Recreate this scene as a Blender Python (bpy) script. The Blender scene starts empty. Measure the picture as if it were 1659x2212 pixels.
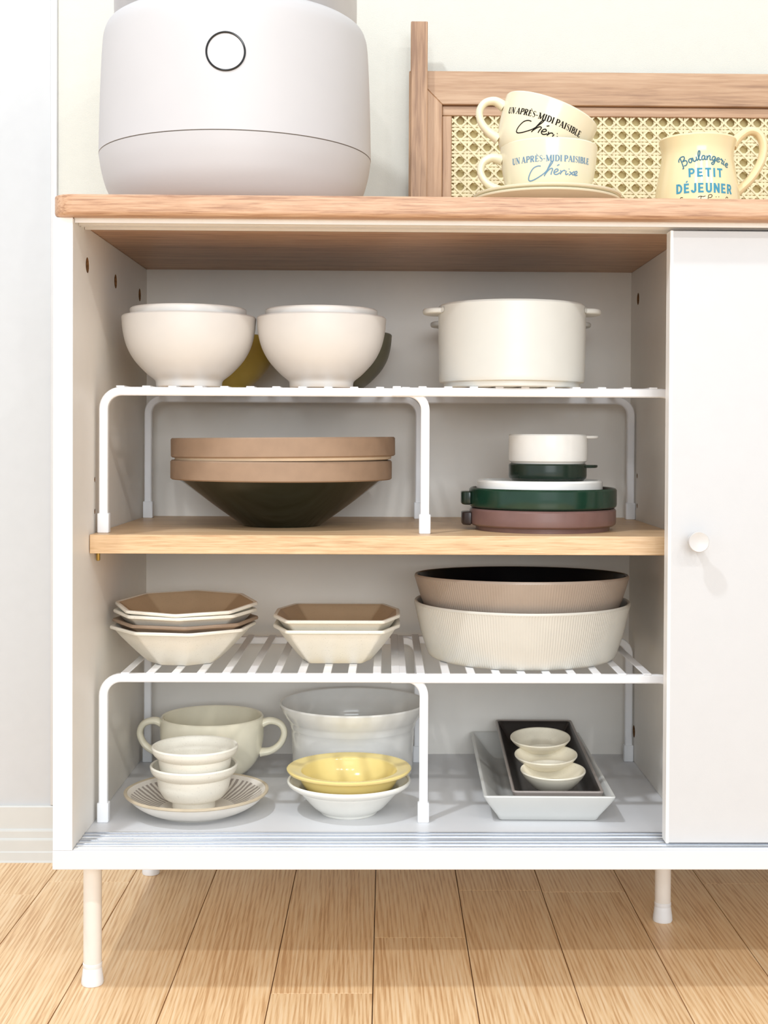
import bpy, bmesh, math, random
from mathutils import Vector, Matrix
random.seed(7)
S = 0.01                                   # all lengths below are centimetres
sc = bpy.context.scene
COL = sc.collection
PI = math.pi

# ------------------------------------------------------------------ camera
cam_d = bpy.data.cameras.new('camera'); cam = bpy.data.objects.new('camera', cam_d); COL.objects.link(cam)
YAW, PITCH, ROLL = -0.0154, -0.0152, -0.0048
Rm = Matrix.Rotation(YAW, 3, 'Z') @ Matrix.Rotation(PITCH, 3, 'X') @ Matrix.Rotation(ROLL, 3, 'Y')
right, fwd, up = Rm.col[0], Rm.col[1], Rm.col[2]
mw = Matrix(((right.x, up.x, -fwd.x, 29.856*S), (right.y, up.y, -fwd.y, -118.75*S), (right.z, up.z, -fwd.z, 51.963*S), (0, 0, 0, 1)))
cam.matrix_world = mw
cam_d.sensor_fit = 'HORIZONTAL'; cam_d.sensor_width = 36.0
cam_d.lens = 2850.0/1659.0*36.0
cam_d.shift_x = (829.5-878.14)/1659.0
cam_d.shift_y = (989.26-1106.0)/1659.0
cam_d.clip_start = 0.02
sc.camera = cam

# ------------------------------------------------------------------ world, lights, exposure
w = bpy.data.worlds.new('room_ambient'); sc.world = w; w.use_nodes = True
bg = w.node_tree.nodes['Background']
bg.inputs[0].default_value = (0.93, 0.967, 1.0, 1); bg.inputs[1].default_value = 0.88
def lamp(name, x, y, z, watt, rad, col):
    d = bpy.data.lights.new(name, 'POINT'); d.energy = watt; d.shadow_soft_size = rad*S; d.color = col
    o = bpy.data.objects.new(name, d); COL.objects.link(o); o.location = (x*S, y*S, z*S); return o
for lx, lc in ((205, (1.0, 0.97, 0.91)), (140, (1.0, 0.98, 0.95)), (60, (0.98, 0.985, 1.0)), (-15, (0.94, 0.97, 1.0))):
    lamp('ceiling_spotlight', lx, -244, 232, 27, 3.2, lc)
wd_ = bpy.data.lights.new('added_front_fill', 'AREA'); wd_.shape = 'RECTANGLE'; wd_.size = 2.2; wd_.size_y = 1.3; wd_.energy = 78; wd_.color = (0.89, 0.95, 1.0)  # soft area fill added behind the camera to brighten the cabinet inside
wo_ = bpy.data.objects.new('added_front_fill', wd_); COL.objects.link(wo_); wo_.location = (0.6, -4.2, 1.25); wo_.rotation_euler = (math.radians(82), 0, 0)
lamp('ceiling_downlight', -42, -92, 232, 82, 6.0, (0.90, 0.95, 1.0))
sc.view_settings.view_transform = 'Standard'; sc.view_settings.look = 'None'
sc.view_settings.gamma = 1.0; sc.view_settings.use_curve_mapping = False
sc.view_settings.exposure = 0.0

# ------------------------------------------------------------------ materials
def lin(c):
    return tuple(((v/255)/12.92 if v/255 <= 0.04045 else ((v/255+0.055)/1.055)**2.4) for v in c) + (1,)
class NT:
    def __init__(s, name):
        s.m = bpy.data.materials.new(name); s.m.use_nodes = True
        s.t = s.m.node_tree; s.b = s.t.nodes['Principled BSDF']
    def n(s, typ, **kw):
        nd = s.t.nodes.new(typ)
        for k, v in kw.items():
            if k in nd.inputs: nd.inputs[k].default_value = v
            else: setattr(nd, k, v)
        return nd
    def l(s, a, b): s.t.links.new(a, b)
def plain(name, rgb, rough=0.4, metal=0.0, spec=0.5, vary=0.02, vscale=60, bump=0.0, bscale=300, speck=0.0, speck_rgb=(120, 110, 95), speck_scale=500, coat=0.0):
    N = NT(name); b = N.b
    b.inputs['Roughness'].default_value = rough; b.inputs['Metallic'].default_value = metal
    b.inputs['Specular IOR Level'].default_value = spec
    if coat: b.inputs['Coat Weight'].default_value = coat; b.inputs['Coat Roughness'].default_value = 0.08
    tc = N.n('ShaderNodeTexCoord')
    no = N.n('ShaderNodeTexNoise'); no.inputs['Scale'].default_value = vscale; no.inputs['Detail'].default_value = 3
    N.l(tc.outputs['Object'], no.inputs['Vector'])
    c = lin(rgb)
    cr = N.n('ShaderNodeValToRGB')
    cr.color_ramp.elements[0].position = 0.3; cr.color_ramp.elements[1].position = 0.7
    cr.color_ramp.elements[0].color = tuple(v*(1-vary*2.2) for v in c[:3])+(1,); cr.color_ramp.elements[1].color = c
    N.l(no.outputs[0], cr.inputs[0]); out = cr.outputs[0]
    if speck:
        n2 = N.n('ShaderNodeTexNoise'); n2.inputs['Scale'].default_value = speck_scale; n2.inputs['Detail'].default_value = 2
        N.l(tc.outputs['Object'], n2.inputs['Vector'])
        r2 = N.n('ShaderNodeValToRGB'); r2.color_ramp.elements[0].position = 0.62; r2.color_ramp.elements[1].position = 0.75
        r2.color_ramp.elements[0].color = (0, 0, 0, 1); r2.color_ramp.elements[1].color = (speck,)*3+(1,)
        N.l(n2.outputs[0], r2.inputs[0])
        mx = N.n('ShaderNodeMixRGB'); N.l(r2.outputs[0], mx.inputs[0]); N.l(out, mx.inputs[1]); mx.inputs[2].default_value = lin(speck_rgb); out = mx.outputs[0]
    N.l(out, b.inputs['Base Color'])
    if bump:
        n3 = N.n('ShaderNodeTexNoise'); n3.inputs['Scale'].default_value = bscale; n3.inputs['Detail'].default_value = 4
        N.l(tc.outputs['Object'], n3.inputs['Vector'])
        bp = N.n('ShaderNodeBump'); bp.inputs['Strength'].default_value = bump; bp.inputs['Distance'].default_value = 0.002
        N.l(n3.outputs[0], bp.inputs['Height']); N.l(bp.outputs[0], b.inputs['Normal'])
    return N.m
def wood(name, dark, mid, light, axis, rough=0.45, streak=(22, 420), broad=(3, 30), amp=0.55, rings=0.0, ringscale=(5, 60), vary=0.25):
    """grain runs along axis 0/1/2 of the object's own space"""
    N = NT(name); b = N.b; b.inputs['Roughness'].default_value = rough
    tc = N.n('ShaderNodeTexCoord'); oi = N.n('ShaderNodeObjectInfo')
    off = N.n('ShaderNodeVectorMath', operation='SCALE'); cmb = N.n('ShaderNodeCombineXYZ')
    for i in range(3): N.l(oi.outputs['Random'], cmb.inputs[i])
    N.l(cmb.outputs[0], off.inputs[0]); off.inputs['Scale'].default_value = 17.3
    add = N.n('ShaderNodeVectorMath', operation='ADD'); N.l(tc.outputs['Object'], add.inputs[0]); N.l(off.outputs[0], add.inputs[1])
    def mapped(al, ac):
        mp = N.n('ShaderNodeMapping'); s = [ac]*3; s[axis] = al; mp.inputs['Scale'].default_value = s
        N.l(add.outputs[0], mp.inputs['Vector']); return mp
    m1 = mapped(*streak); n1 = N.n('ShaderNodeTexNoise'); n1.inputs['Scale'].default_value = 1; n1.inputs['Detail'].default_value = 5; n1.inputs['Roughness'].default_value = 0.6; n1.inputs['Distortion'].default_value = 0.35
    N.l(m1.outputs[0], n1.inputs['Vector'])
    m2 = mapped(*broad); n2 = N.n('ShaderNodeTexNoise'); n2.inputs['Scale'].default_value = 1; n2.inputs['Detail'].default_value = 3
    N.l(m2.outputs[0], n2.inputs['Vector'])
    r1 = N.n('ShaderNodeValToRGB'); e = r1.color_ramp.elements; e[0].position = 0.34; e[0].color = lin(dark); e[1].position = 0.66; e[1].color = lin(light)
    em = e.new(0.5); em.color = lin(mid)
    mixf = N.n('ShaderNodeMath', operation='MULTIPLY_ADD')
    N.l(n1.outputs[0], mixf.inputs[0]); mixf.inputs[1].default_value = amp
    sc2 = N.n('ShaderNodeMath', operation='MULTIPLY'); N.l(n2.outputs[0], sc2.inputs[0]); sc2.inputs[1].default_value = 1-amp
    N.l(sc2.outputs[0], mixf.inputs[2]); val = mixf.outputs[0]
    if rings:
        m3 = mapped(*ringscale); wv = N.n('ShaderNodeTexWave'); wv.wave_type = 'BANDS'; wv.bands_direction = 'DIAGONAL'
        wv.inputs['Scale'].default_value = 1.0; wv.inputs['Distortion'].default_value = 7; wv.inputs['Detail'].default_value = 2.5; wv.inputs['Detail Scale'].default_value = 0.6
        N.l(m3.outputs[0], wv.inputs['Vector'])
        a2 = N.n('ShaderNodeMath', operation='MULTIPLY_ADD'); N.l(wv.outputs['Fac'], a2.inputs[0]); a2.inputs[1].default_value = rings; 
        sb = N.n('ShaderNodeMath', operation='ADD'); N.l(val, sb.inputs[0]); sb.inputs[1].default_value = -rings*0.5
        N.l(sb.outputs[0], a2.inputs[2]); val = a2.outputs[0]
    N.l(val, r1.inputs[0])
    hs = N.n('ShaderNodeHueSaturation'); N.l(r1.outputs[0], hs.inputs['Color'])
    vr = N.n('ShaderNodeMath', operation='MULTIPLY_ADD'); N.l(oi.outputs['Random'], vr.inputs[0]); vr.inputs[1].default_value = vary; vr.inputs[2].default_value = 1-vary*0.5
    N.l(vr.outputs[0], hs.inputs['Value'])
    N.l(hs.outputs[0], b.inputs['Base Color'])
    bp = N.n('ShaderNodeBump'); bp.inputs['Strength'].default_value = 0.12; bp.inputs['Distance'].default_value = 0.001
    N.l(n1.outputs[0], bp.inputs['Height']); N.l(bp.outputs[0], b.inputs['Normal'])
    return N.m

MT = {}
MT['wall'] = plain('cream_wallpaper', (213, 211, 201), 0.85, vary=0.01, bump=0.25, bscale=900)
MT['basepaint'] = plain('baseboard_paint', (210, 210, 206), 0.45, vary=0.02, vscale=30)
MT['trim'] = plain('white_trim_paint', (214, 214, 214), 0.4)
MT['door_paint'] = plain('left_wall_paint', (201, 202, 203), 0.55, vary=0.01)
MT['floor'] = wood('oak_floor', (210, 164, 116), (240, 202, 154), (248, 218, 178), 1, rough=0.38, streak=(16, 640), broad=(3.0, 60), amp=0.66, rings=0.16, ringscale=(5, 130), vary=0.08)
MT['oak'] = wood('oak_laminate_edge', (148, 106, 78), (194, 153, 121), (212, 177, 146), 0, rough=0.42, streak=(26, 520), broad=(3, 90), amp=0.65, vary=0.04)
MT['shelf_oak'] = wood('shelf_oak_laminate', (184, 144, 102), (214, 178, 136), (228, 198, 160), 0, rough=0.4, streak=(26, 520), broad=(3, 90), amp=0.65, vary=0.04)
MT['frame_h'] = wood('walnut_frame_across', (138, 102, 74), (180, 142, 108), (198, 163, 130), 0, rough=0.45, streak=(14, 300), broad=(2.5, 50), amp=0.55, vary=0.12)
MT['frame_v'] = wood('walnut_frame_upright', (138, 102, 74), (180, 142, 108), (198, 163, 130), 2, rough=0.45, streak=(14, 300), broad=(2.5, 50), amp=0.55, vary=0.12)
MT['laminate'] = plain('white_laminate', (201, 201, 202), 0.42, vary=0.008, bump=0.03, bscale=700)
MT['inner'] = plain('white_laminate_inside', (239, 234, 226), 0.45, vary=0.008)
MT['bottom'] = plain('white_laminate_base', (220, 220, 222), 0.4, vary=0.006)
MT['edge'] = plain('white_edge_band', (246, 244, 241), 0.35, vary=0.004)
MT['chip'] = plain('raw_chipboard', (150, 104, 58), 0.9, vary=0.25, vscale=500, bump=0.5, bscale=900)
MT['alu'] = plain('aluminium_track', (188, 194, 204), 0.3, metal=1.0, vary=0.004)
MT['plast'] = plain('white_plastic_track', (240, 236, 232), 0.35)
MT['brass'] = plain('brass_pin', (190, 160, 90), 0.3, metal=0.9)
MT['knobw'] = plain('white_knob_lacquer', (206, 204, 202), 0.4)
MT['legw'] = plain('white_painted_metal', (240, 234, 226), 0.4)
MT['rack'] = plain('white_powder_coat', (246, 246, 248), 0.38, vary=0.004)
MT['cap'] = plain('white_rubber_cap', (240, 241, 243), 0.5, vary=0.004)
MT['cane'] = plain('cane_strand', (232, 218, 176), 0.5, vary=0.08, vscale=90)
MT['cooker'] = plain('matt_white_plastic', (198, 195, 195), 0.5, vary=0.01, vscale=20, bump=0.02)
MT['lid'] = plain('satin_grey_metal', (196, 190, 188), 0.38, metal=0.7)
MT['chrome'] = plain('dark_chrome', (70, 70, 70), 0.12, metal=1.0)
MT['seam'] = plain('seam_shadow_gap', (120, 112, 104), 0.7)
MT['bowlw'] = plain('matt_cream_porcelain', (224, 220, 215), 0.42, vary=0.01)
MT['bowlin'] = plain('white_glazed_porcelain', (242, 239, 234), 0.22)
MT['ybowl'] = plain('olive_yellow_glaze', (196, 172, 84), 0.35)
MT['greybowl'] = plain('grey_green_glaze', (120, 118, 98), 0.4)
MT['cass'] = plain('ivory_glaze', (222, 222, 216), 0.36, vary=0.008)
MT['terra'] = plain('matt_terracotta', (162, 134, 110), 0.7, vary=0.05, bump=0.05)
MT['terra2'] = plain('matt_light_clay', (226, 202, 172), 0.6, vary=0.04)
MT['dgreen'] = plain('black_green_glaze', (22, 30, 18), 0.14, vary=0.15, vscale=25)
MT['green'] = plain('bottle_green_glaze', (26, 58, 44), 0.16, vary=0.1)
MT['green2'] = plain('dark_green_glaze', (34, 50, 40), 0.2, vary=0.1)
MT['mauve'] = plain('mauve_brown_glaze', (124, 94, 88), 0.3, vary=0.06)
MT['dbrown'] = plain('dark_brown_glaze', (52, 42, 40), 0.3)
MT['speck'] = plain('speckled_white_stoneware', (238, 233, 220), 0.45, speck=0.25, speck_scale=700)
MT['taupe'] = plain('speckled_taupe_stoneware', (150, 128, 108), 0.5, speck=0.3, speck_rgb=(100, 84, 66), speck_scale=600)
MT['tanin'] = plain('tan_speckled_inside', (190, 164, 132), 0.45, speck=0.2, speck_rgb=(120, 98, 70), speck_scale=600)  # tan tone on the insides of the topmost octagonal and square bowls
MT['rib'] = plain('warm_grey_ribbed_glaze', (208, 204, 194), 0.35, vary=0.015)
MT['ribt'] = plain('taupe_ribbed_glaze', (166, 150, 136), 0.35, vary=0.02)
MT['black'] = plain('black_glaze', (18, 17, 20), 0.18)
MT['cream'] = plain('pale_cream_glaze', (246, 239, 216), 0.16, vary=0.012)
MT['white'] = plain('bright_white_glaze', (240, 239, 235), 0.12)
MT['yellow'] = plain('butter_yellow_glaze', (238, 216, 142), 0.14, vary=0.01)
MT['whitebowl'] = plain('soft_white_glaze', (242, 240, 232), 0.25)
MT['grey'] = plain('pale_grey_glaze', (212, 212, 208), 0.25, vary=0.01)
MT['dtray'] = plain('black_brown_glaze', (50, 44, 42), 0.28, vary=0.1)
MT['dtrayrim'] = plain('taupe_grey_glaze', (150, 140, 134), 0.3)
MT['tiny'] = plain('speckled_cream_stoneware', (240, 232, 212), 0.4, speck=0.15, speck_scale=700)
MT['cup'] = plain('butter_cream_glaze', (230, 220, 190), 0.2, vary=0.006)
MT['jug'] = plain('warm_cream_glaze', (234, 214, 168), 0.16, vary=0.006)
MT['ink'] = plain('black_print', (24, 22, 20), 0.8, spec=0.1)
MT['blueink'] = plain('grey_blue_print', (112, 146, 172), 0.8, spec=0.1)
MT['tealink'] = plain('teal_blue_print', (76, 146, 170), 0.8, spec=0.1)
MT['slateink'] = plain('slate_blue_print', (70, 116, 132), 0.8, spec=0.1)

def striped_plate_mat():
    N = NT('striped_stoneware'); b = N.b; b.inputs['Roughness'].default_value = 0.35
    tc = N.n('ShaderNodeTexCoord'); sx = N.n('ShaderNodeSeparateXYZ'); N.l(tc.outputs['Object'], sx.inputs[0])
    def mth(op, a, c=None):
        m = N.n('ShaderNodeMath', operation=op)
        for i, v in enumerate((a, c)):
            if v is None: continue
            if hasattr(v, 'is_output'): N.l(v, m.inputs[i])
            else: m.inputs[i].default_value = v
        return m.outputs[0]
    X, Y, Z = sx.outputs
    ang = mth('ARCTAN2', Y, X)
    r = mth('SQRT', mth('ADD', mth('MULTIPLY', X, X), mth('MULTIPLY', Y, Y)))
    no = N.n('ShaderNodeTexNoise'); no.inputs['Scale'].default_value = 60; N.l(tc.outputs['Object'], no.inputs['Vector'])
    wob = mth('MULTIPLY', mth('SUBTRACT', no.outputs[0], 0.5), 0.10)
    st = mth('GREATER_THAN', mth('SINE', mth('MULTIPLY', mth('ADD', ang, wob), 58)), 0.0)
    rr = mth('ADD', r, mth('MULTIPLY', wob, 0.02))
    band = mth('MULTIPLY', mth('GREATER_THAN', rr, 0.037), mth('LESS_THAN', rr, 0.0645))
    topside = mth('GREATER_THAN', mth('SUBTRACT', Z, mth('MULTIPLY', mth('SUBTRACT', r, 0.035), 0.45)), 0.0025)
    fac = mth('MULTIPLY', mth('MULTIPLY', st, band), 0.8)
    n2 = N.n('ShaderNodeTexNoise'); n2.inputs['Scale'].default_value = 700; N.l(tc.outputs['Object'], n2.inputs['Vector'])
    base = N.n('ShaderNodeMixRGB'); base.inputs[1].default_value = lin((238, 232, 222)); base.inputs[2].default_value = lin((222, 212, 200)); N.l(n2.outputs[0], base.inputs[0])
    mx = N.n('ShaderNodeMixRGB'); N.l(fac, mx.inputs[0]); N.l(base.outputs[0], mx.inputs[1]); mx.inputs[2].default_value = lin((142, 128, 120))
    N.l(mx.outputs[0], b.inputs['Base Color'])
    return N.m
MT['stripe'] = striped_plate_mat()
MT['platerim'] = plain('tan_rim_glaze', (206, 190, 164), 0.4, vary=0.06)
MT['plateout'] = plain('white_stoneware', (238, 233, 224), 0.4)

# ------------------------------------------------------------------ object helpers
def tag(o, label=None, cat=None, group=None, kind=None):
    if label: o['label'] = label
    if cat: o['category'] = cat
    if group: o['group'] = group
    if kind: o['kind'] = kind
    return o
def empty(name, x, y, z, rot=(0, 0, 0)):
    o = bpy.data.objects.new(name, None); COL.objects.link(o)
    o.location = (x*S, y*S, z*S); o.rotation_euler = rot; o.empty_display_size = 0.02; return o
def mesh_from_bm(name, bm, smooth=True, ang=35):
    bmesh.ops.recalc_face_normals(bm, faces=bm.faces)
    me = bpy.data.meshes.new(name); bm.to_mesh(me); bm.free()
    me.transform(Matrix.Scale(S, 4))
    if smooth:
        me.shade_smooth(); me.set_sharp_from_angle(angle=math.radians(ang))
    return me
def obj(name, bm, mat, parent=None, loc=(0, 0, 0), rot=(0, 0, 0), smooth=True, ang=35):
    me = mesh_from_bm(name, bm, smooth, ang)
    for m in (mat if isinstance(mat, (list, tuple)) else [mat]): me.materials.append(MT[m])
    return link(name, me, parent, loc, rot)
def link(name, me, parent=None, loc=(0, 0, 0), rot=(0, 0, 0)):
    o = bpy.data.objects.new(name, me); COL.objects.link(o)
    o.parent = parent; o.location = [v*S for v in loc]; o.rotation_euler = rot
    return o
def box(x0, x1, y0, y1, z0, z1, bev=0.0, seg=1, bm=None):
    bm = bm or bmesh.new()
    vs = [bm.verts.new((x, y, z)) for x in (x0, x1) for y in (y0, y1) for z in (z0, z1)]
    q = [(0, 1, 3, 2), (4, 6, 7, 5), (0, 4, 5, 1), (2, 3, 7, 6), (0, 2, 6, 4), (1, 5, 7, 3)]
    fs = [bm.faces.new([vs[i] for i in f]) for f in q]
    if bev:
        es = list({e for f in fs for e in f.edges})
        bmesh.ops.bevel(bm, geom=es, offset=bev, segments=seg, affect='EDGES', profile=0.5)
    return bm
def sp(pts, k=4):
    """Catmull-Rom through the points"""
    out = []; n = len(pts)
    for i in range(n-1):
        p0 = pts[max(i-1, 0)]; p1 = pts[i]; p2 = pts[i+1]; p3 = pts[min(i+2, n-1)]
        for j in range(k):
            t = j/k
            out.append(tuple(0.5*((2*b)+(-a+c)*t+(2*a-5*b+4*c-d)*t*t+(-a+3*b-3*c+d)*t**3) for a, b, c, d in zip(p0, p1, p2, p3)))
    out.append(tuple(pts[-1])); return out
def offset_in(wall, t):
    res = []
    for i, (r, z) in enumerate(wall):
        a = wall[max(i-1, 0)]; b = wall[min(i+1, len(wall)-1)]
        dx, dz = b[0]-a[0], b[1]-a[1]; L = math.hypot(dx, dz) or 1
        res.append((r-dz/L*t, z+dx/L*t))
    return res
def shell(foot, wall, t, floor=None):
    """closed lathe profile of a vessel: foot points, then outer wall up to the rim, round lip, inner wall down"""
    inn = offset_in(wall, t)
    if floor is not None: inn = [p for p in inn if p[1] > floor+0.02]
    inn = [p for p in inn if p[0] > 0.05]
    a, b = wall[-1], inn[-1]
    dx, dz = wall[-1][0]-wall[-2][0], wall[-1][1]-wall[-2][1]; L = math.hypot(dx, dz)
    lip = []
    for k in (0.25, 0.5, 0.75):
        h = math.sin(k*PI)*t*0.5
        lip.append((a[0]+(b[0]-a[0])*k+dx/L*h, a[1]+(b[1]-a[1])*k+dz/L*h))
    f = floor if floor is not None else inn[0][1]
    return foot + wall + lip + inn[::-1] + ([(inn[0][0]*0.75, f), (0, f)] if True else [])
def lathe(prof, n=72, bm=None, mats=None, wob=None):
    """revolve (r, z) points about z; wob(i, theta, r, z) may alter the radius"""
    bm = bm or bmesh.new(); rings = []
    for i, (r, z) in enumerate(prof):
        if r < 1e-4: rings.append([bm.verts.new((0, 0, z))])
        else:
            ring = []
            for k in range(n):
                th = 2*PI*k/n; rr = wob(i, th, r, z) if wob else r
                ring.append(bm.verts.new((rr*math.sin(th), -rr*math.cos(th), z)))
            rings.append(ring)
    for i in range(len(rings)-1):
        A, B = rings[i], rings[i+1]
        for k in range(n):
            a0, a1 = A[k % len(A)], A[(k+1) % len(A)]; b0, b1 = B[k % len(B)], B[(k+1) % len(B)]
            vs = [v for j, v in enumerate((a0, a1, b1, b0))]
            u = []
            for v in vs:
                if v not in u: u.append(v)
            if len(u) > 2:
                f = bm.faces.new(u)
                if mats: f.material_index = mats(i)
    return bm
def tube(path, rads, n=12, bm=None, squash=1.0, normal=(0, 1, 0), cap=True):
    """sweep an ellipse along a path; normal is the squashed direction"""
    bm = bm or bmesh.new(); P = [Vector(p) for p in path]; rings = []
    N = Vector(normal).normalized()
    for i, p in enumerate(P):
        t = (P[min(i+1, len(P)-1)]-P[max(i-1, 0)]).normalized()
        b = t.cross(N)
        if b.length < 1e-5: b = t.orthogonal()
        b.normalize(); nn = b.cross(t).normalized()
        r = rads[i] if isinstance(rads, (list, tuple)) else rads
        rings.append([bm.verts.new(p + b*(r*math.cos(a)) + nn*(r*squash*math.sin(a))) for a in (2*PI*k/n for k in range(n))])
    for A, B in zip(rings, rings[1:]):
        for k in range(n): bm.faces.new((A[k], A[(k+1) % n], B[(k+1) % n], B[k]))
    if cap: bm.faces.new(rings[0]); bm.faces.new(rings[-1])
    return bm
def bar(path, wdt, dep, bm=None, normal=(0, 1, 0), ch=0.12):
    """sweep a chamfered rectangle (wdt in the bend plane, dep along normal)"""
    bm = bm or bmesh.new(); P = [Vector(p) for p in path]; rings = []; N = Vector(normal)
    h, d = wdt/2, dep/2; c = min(ch, h*0.9, d*0.9)
    sec = [(h-c, d), (h, d-c), (h, -d+c), (h-c, -d), (-h+c, -d), (-h, -d+c), (-h, d-c), (-h+c, d)]
    for i, p in enumerate(P):
        t = (P[min(i+1, len(P)-1)]-P[max(i-1, 0)]).normalized(); b = t.cross(N).normalized()
        rings.append([bm.verts.new(p+b*u+N*v) for u, v in sec])
    for A, B in zip(rings, rings[1:]):
        for k in range(8): bm.faces.new((A[k], A[(k+1) % 8], B[(k+1) % 8], B[k]))
    bm.faces.new(rings[0]); bm.faces.new(rings[-1]); return bm
def round_poly(pts, r, k=4):
    out = []; n = len(pts)
    for i in range(n):
        p = Vector(pts[i]); a = (Vector(pts[i-1])-p); b = (Vector(pts[(i+1) % n])-p)
        rr = min(r, a.length*0.45, b.length*0.45)
        p0 = p+a.normalized()*rr; p2 = p+b.normalized()*rr
        for j in range(k+1):
            t = j/k; q = p0*(1-t)**2+p*2*t*(1-t)+p2*t*t; out.append((q.x, q.y))
    return out
def loft(loops, bm=None, cap0=True, cap1=True):
    bm = bm or bmesh.new(); R = [[bm.verts.new(p) for p in L] for L in loops]; n = len(loops[0])
    for A, B in zip(R, R[1:]):
        for k in range(n): bm.faces.new((A[k], A[(k+1) % n], B[(k+1) % n], B[k]))
    if cap0: bm.faces.new(R[0])
    if cap1: bm.faces.new(R[-1])
    return bm
def prism(outline, z0, z1, bev_lo=0.0, bev_hi=0.0, seg=3):
    """vertical extrusion of an outline with rounded lower and upper edges"""
    loops = []
    c = Vector((sum(p[0] for p in outline)/len(outline), sum(p[1] for p in outline)/len(outline)))
    def inset(d):
        res = []; n = len(outline)
        for i, p in enumerate(outline):
            a = Vector(outline[i-1]); b = Vector(outline[(i+1) % n]); t = (b-a).normalized(); nrm = Vector((-t.y, t.x))
            if nrm.dot(c-Vector(p)) < 0: nrm = -nrm
            q = Vector(p)+nrm*d; res.append((q.x, q.y))
        return res
    if bev_lo:
        for j in range(seg+1):
            a = PI/2*j/seg; loops.append([(x, y, z0+bev_lo*(1-math.sin(a))) for x, y in inset(bev_lo*(1-math.cos(PI/2-a)) if False else bev_lo*(1-math.cos(a)))])
        loops = [[(x, y, z0+bev_lo*(1-math.cos(PI/2*j/seg))) for x, y in inset(bev_lo*(1-math.sin(PI/2*j/seg)))] for j in range(seg+1)]
    else: loops.append([(x, y, z0) for x, y in outline])
    if bev_hi:
        loops += [[(x, y, z1-bev_hi*(1-math.sin(PI/2*j/seg))) for x, y in inset(bev_hi*(1-math.cos(PI/2*j/seg)))] for j in range(seg+1)]
    else: loops.append([(x, y, z1) for x, y in outline])
    return loft(loops)
def dup(o, parent=None, loc=None, rot=None):
    c = o.copy(); COL.objects.link(c)
    if parent is not None: c.parent = parent
    if loc is not None: c.location = [v*S for v in loc]
    if rot is not None: c.rotation_euler = rot
    return c

# ------------------------------------------------------------------ the setting: floor, wall, trim
fl = tag(obj('floor', box(-170, 190, -260, 44, -2.0, -0.9), 'floor'), 'light oak plank floor under the white sideboard', 'floor', kind='structure')
PW = 9.56; PL = 118.0
plank_me = {}
def plank_mesh(length):
    key = round(length, 1)
    if key not in plank_me:
        me = mesh_from_bm('plank', box(-PW/2+0.05, PW/2-0.05, -length/2+0.02, length/2-0.02, -0.9, 0, 0.02), False)
        me.materials.append(MT['floor']); plank_me[key] = me
    return plank_me[key]
joint = {-2: 30.7, -1: 34.9, 0: 61, 1: 92, 2: 3.9, 3: 17.7, 4: 32.0, 5: 31.4, 6: 70}
for k in range(-16, 18):
    x = 0.15+PW*(k+0.5)
    j = joint.get(k, random.uniform(0, PL)); y1 = j
    while y1 < 42.5: y1 += PL
    while y1 > -255:
        a, b2 = max(y1-PL, -258), min(y1, 43.0)
        if b2-a > 1:
            link('plank', plank_mesh(b2-a), fl, (x, (a+b2)/2, 0))
        y1 -= PL
tag(obj('wall_back', box(-10.6, 190, 43.0, 46, 0, 190), 'wall'), 'cream textured wall behind the sideboard and rice cooker', 'wall', kind='structure')
tag(obj('wall_left', box(-170, -10.6, 43.0, 46, 0, 190), 'door_paint'), 'plain white painted wall left of the narrow upright trim', 'wall', kind='structure')
tag(obj('trim_1', box(-11.05, -10.25, 42.5, 43.3, 6.8, 190, 0.15, 2), 'trim'), 'narrow white upright trim strip beside the rice cooker', 'trim', kind='structure')
def base_profile(x0, x1):
    prof = [(43.0, 6.8), (42.62, 6.75), (42.5, 6.6), (42.5, 4.0), (42.3, 3.85), (42.25, 3.7), (42.25, 2.9), (42.08, 2.75), (42.05, 2.6), (42.05, 1.35), (41.95, 1.2), (41.9, 0.25), (41.8, 0.0), (43.0, 0.0)]
    bm = loft([[(x, y, z) for y, z in prof] for x in (x0, x1)]); return bm
tag(obj('baseboard_back', base_profile(-170, 190), 'basepaint', smooth=False), 'stepped white baseboard at the foot of the wall', 'baseboard', kind='structure')

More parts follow.
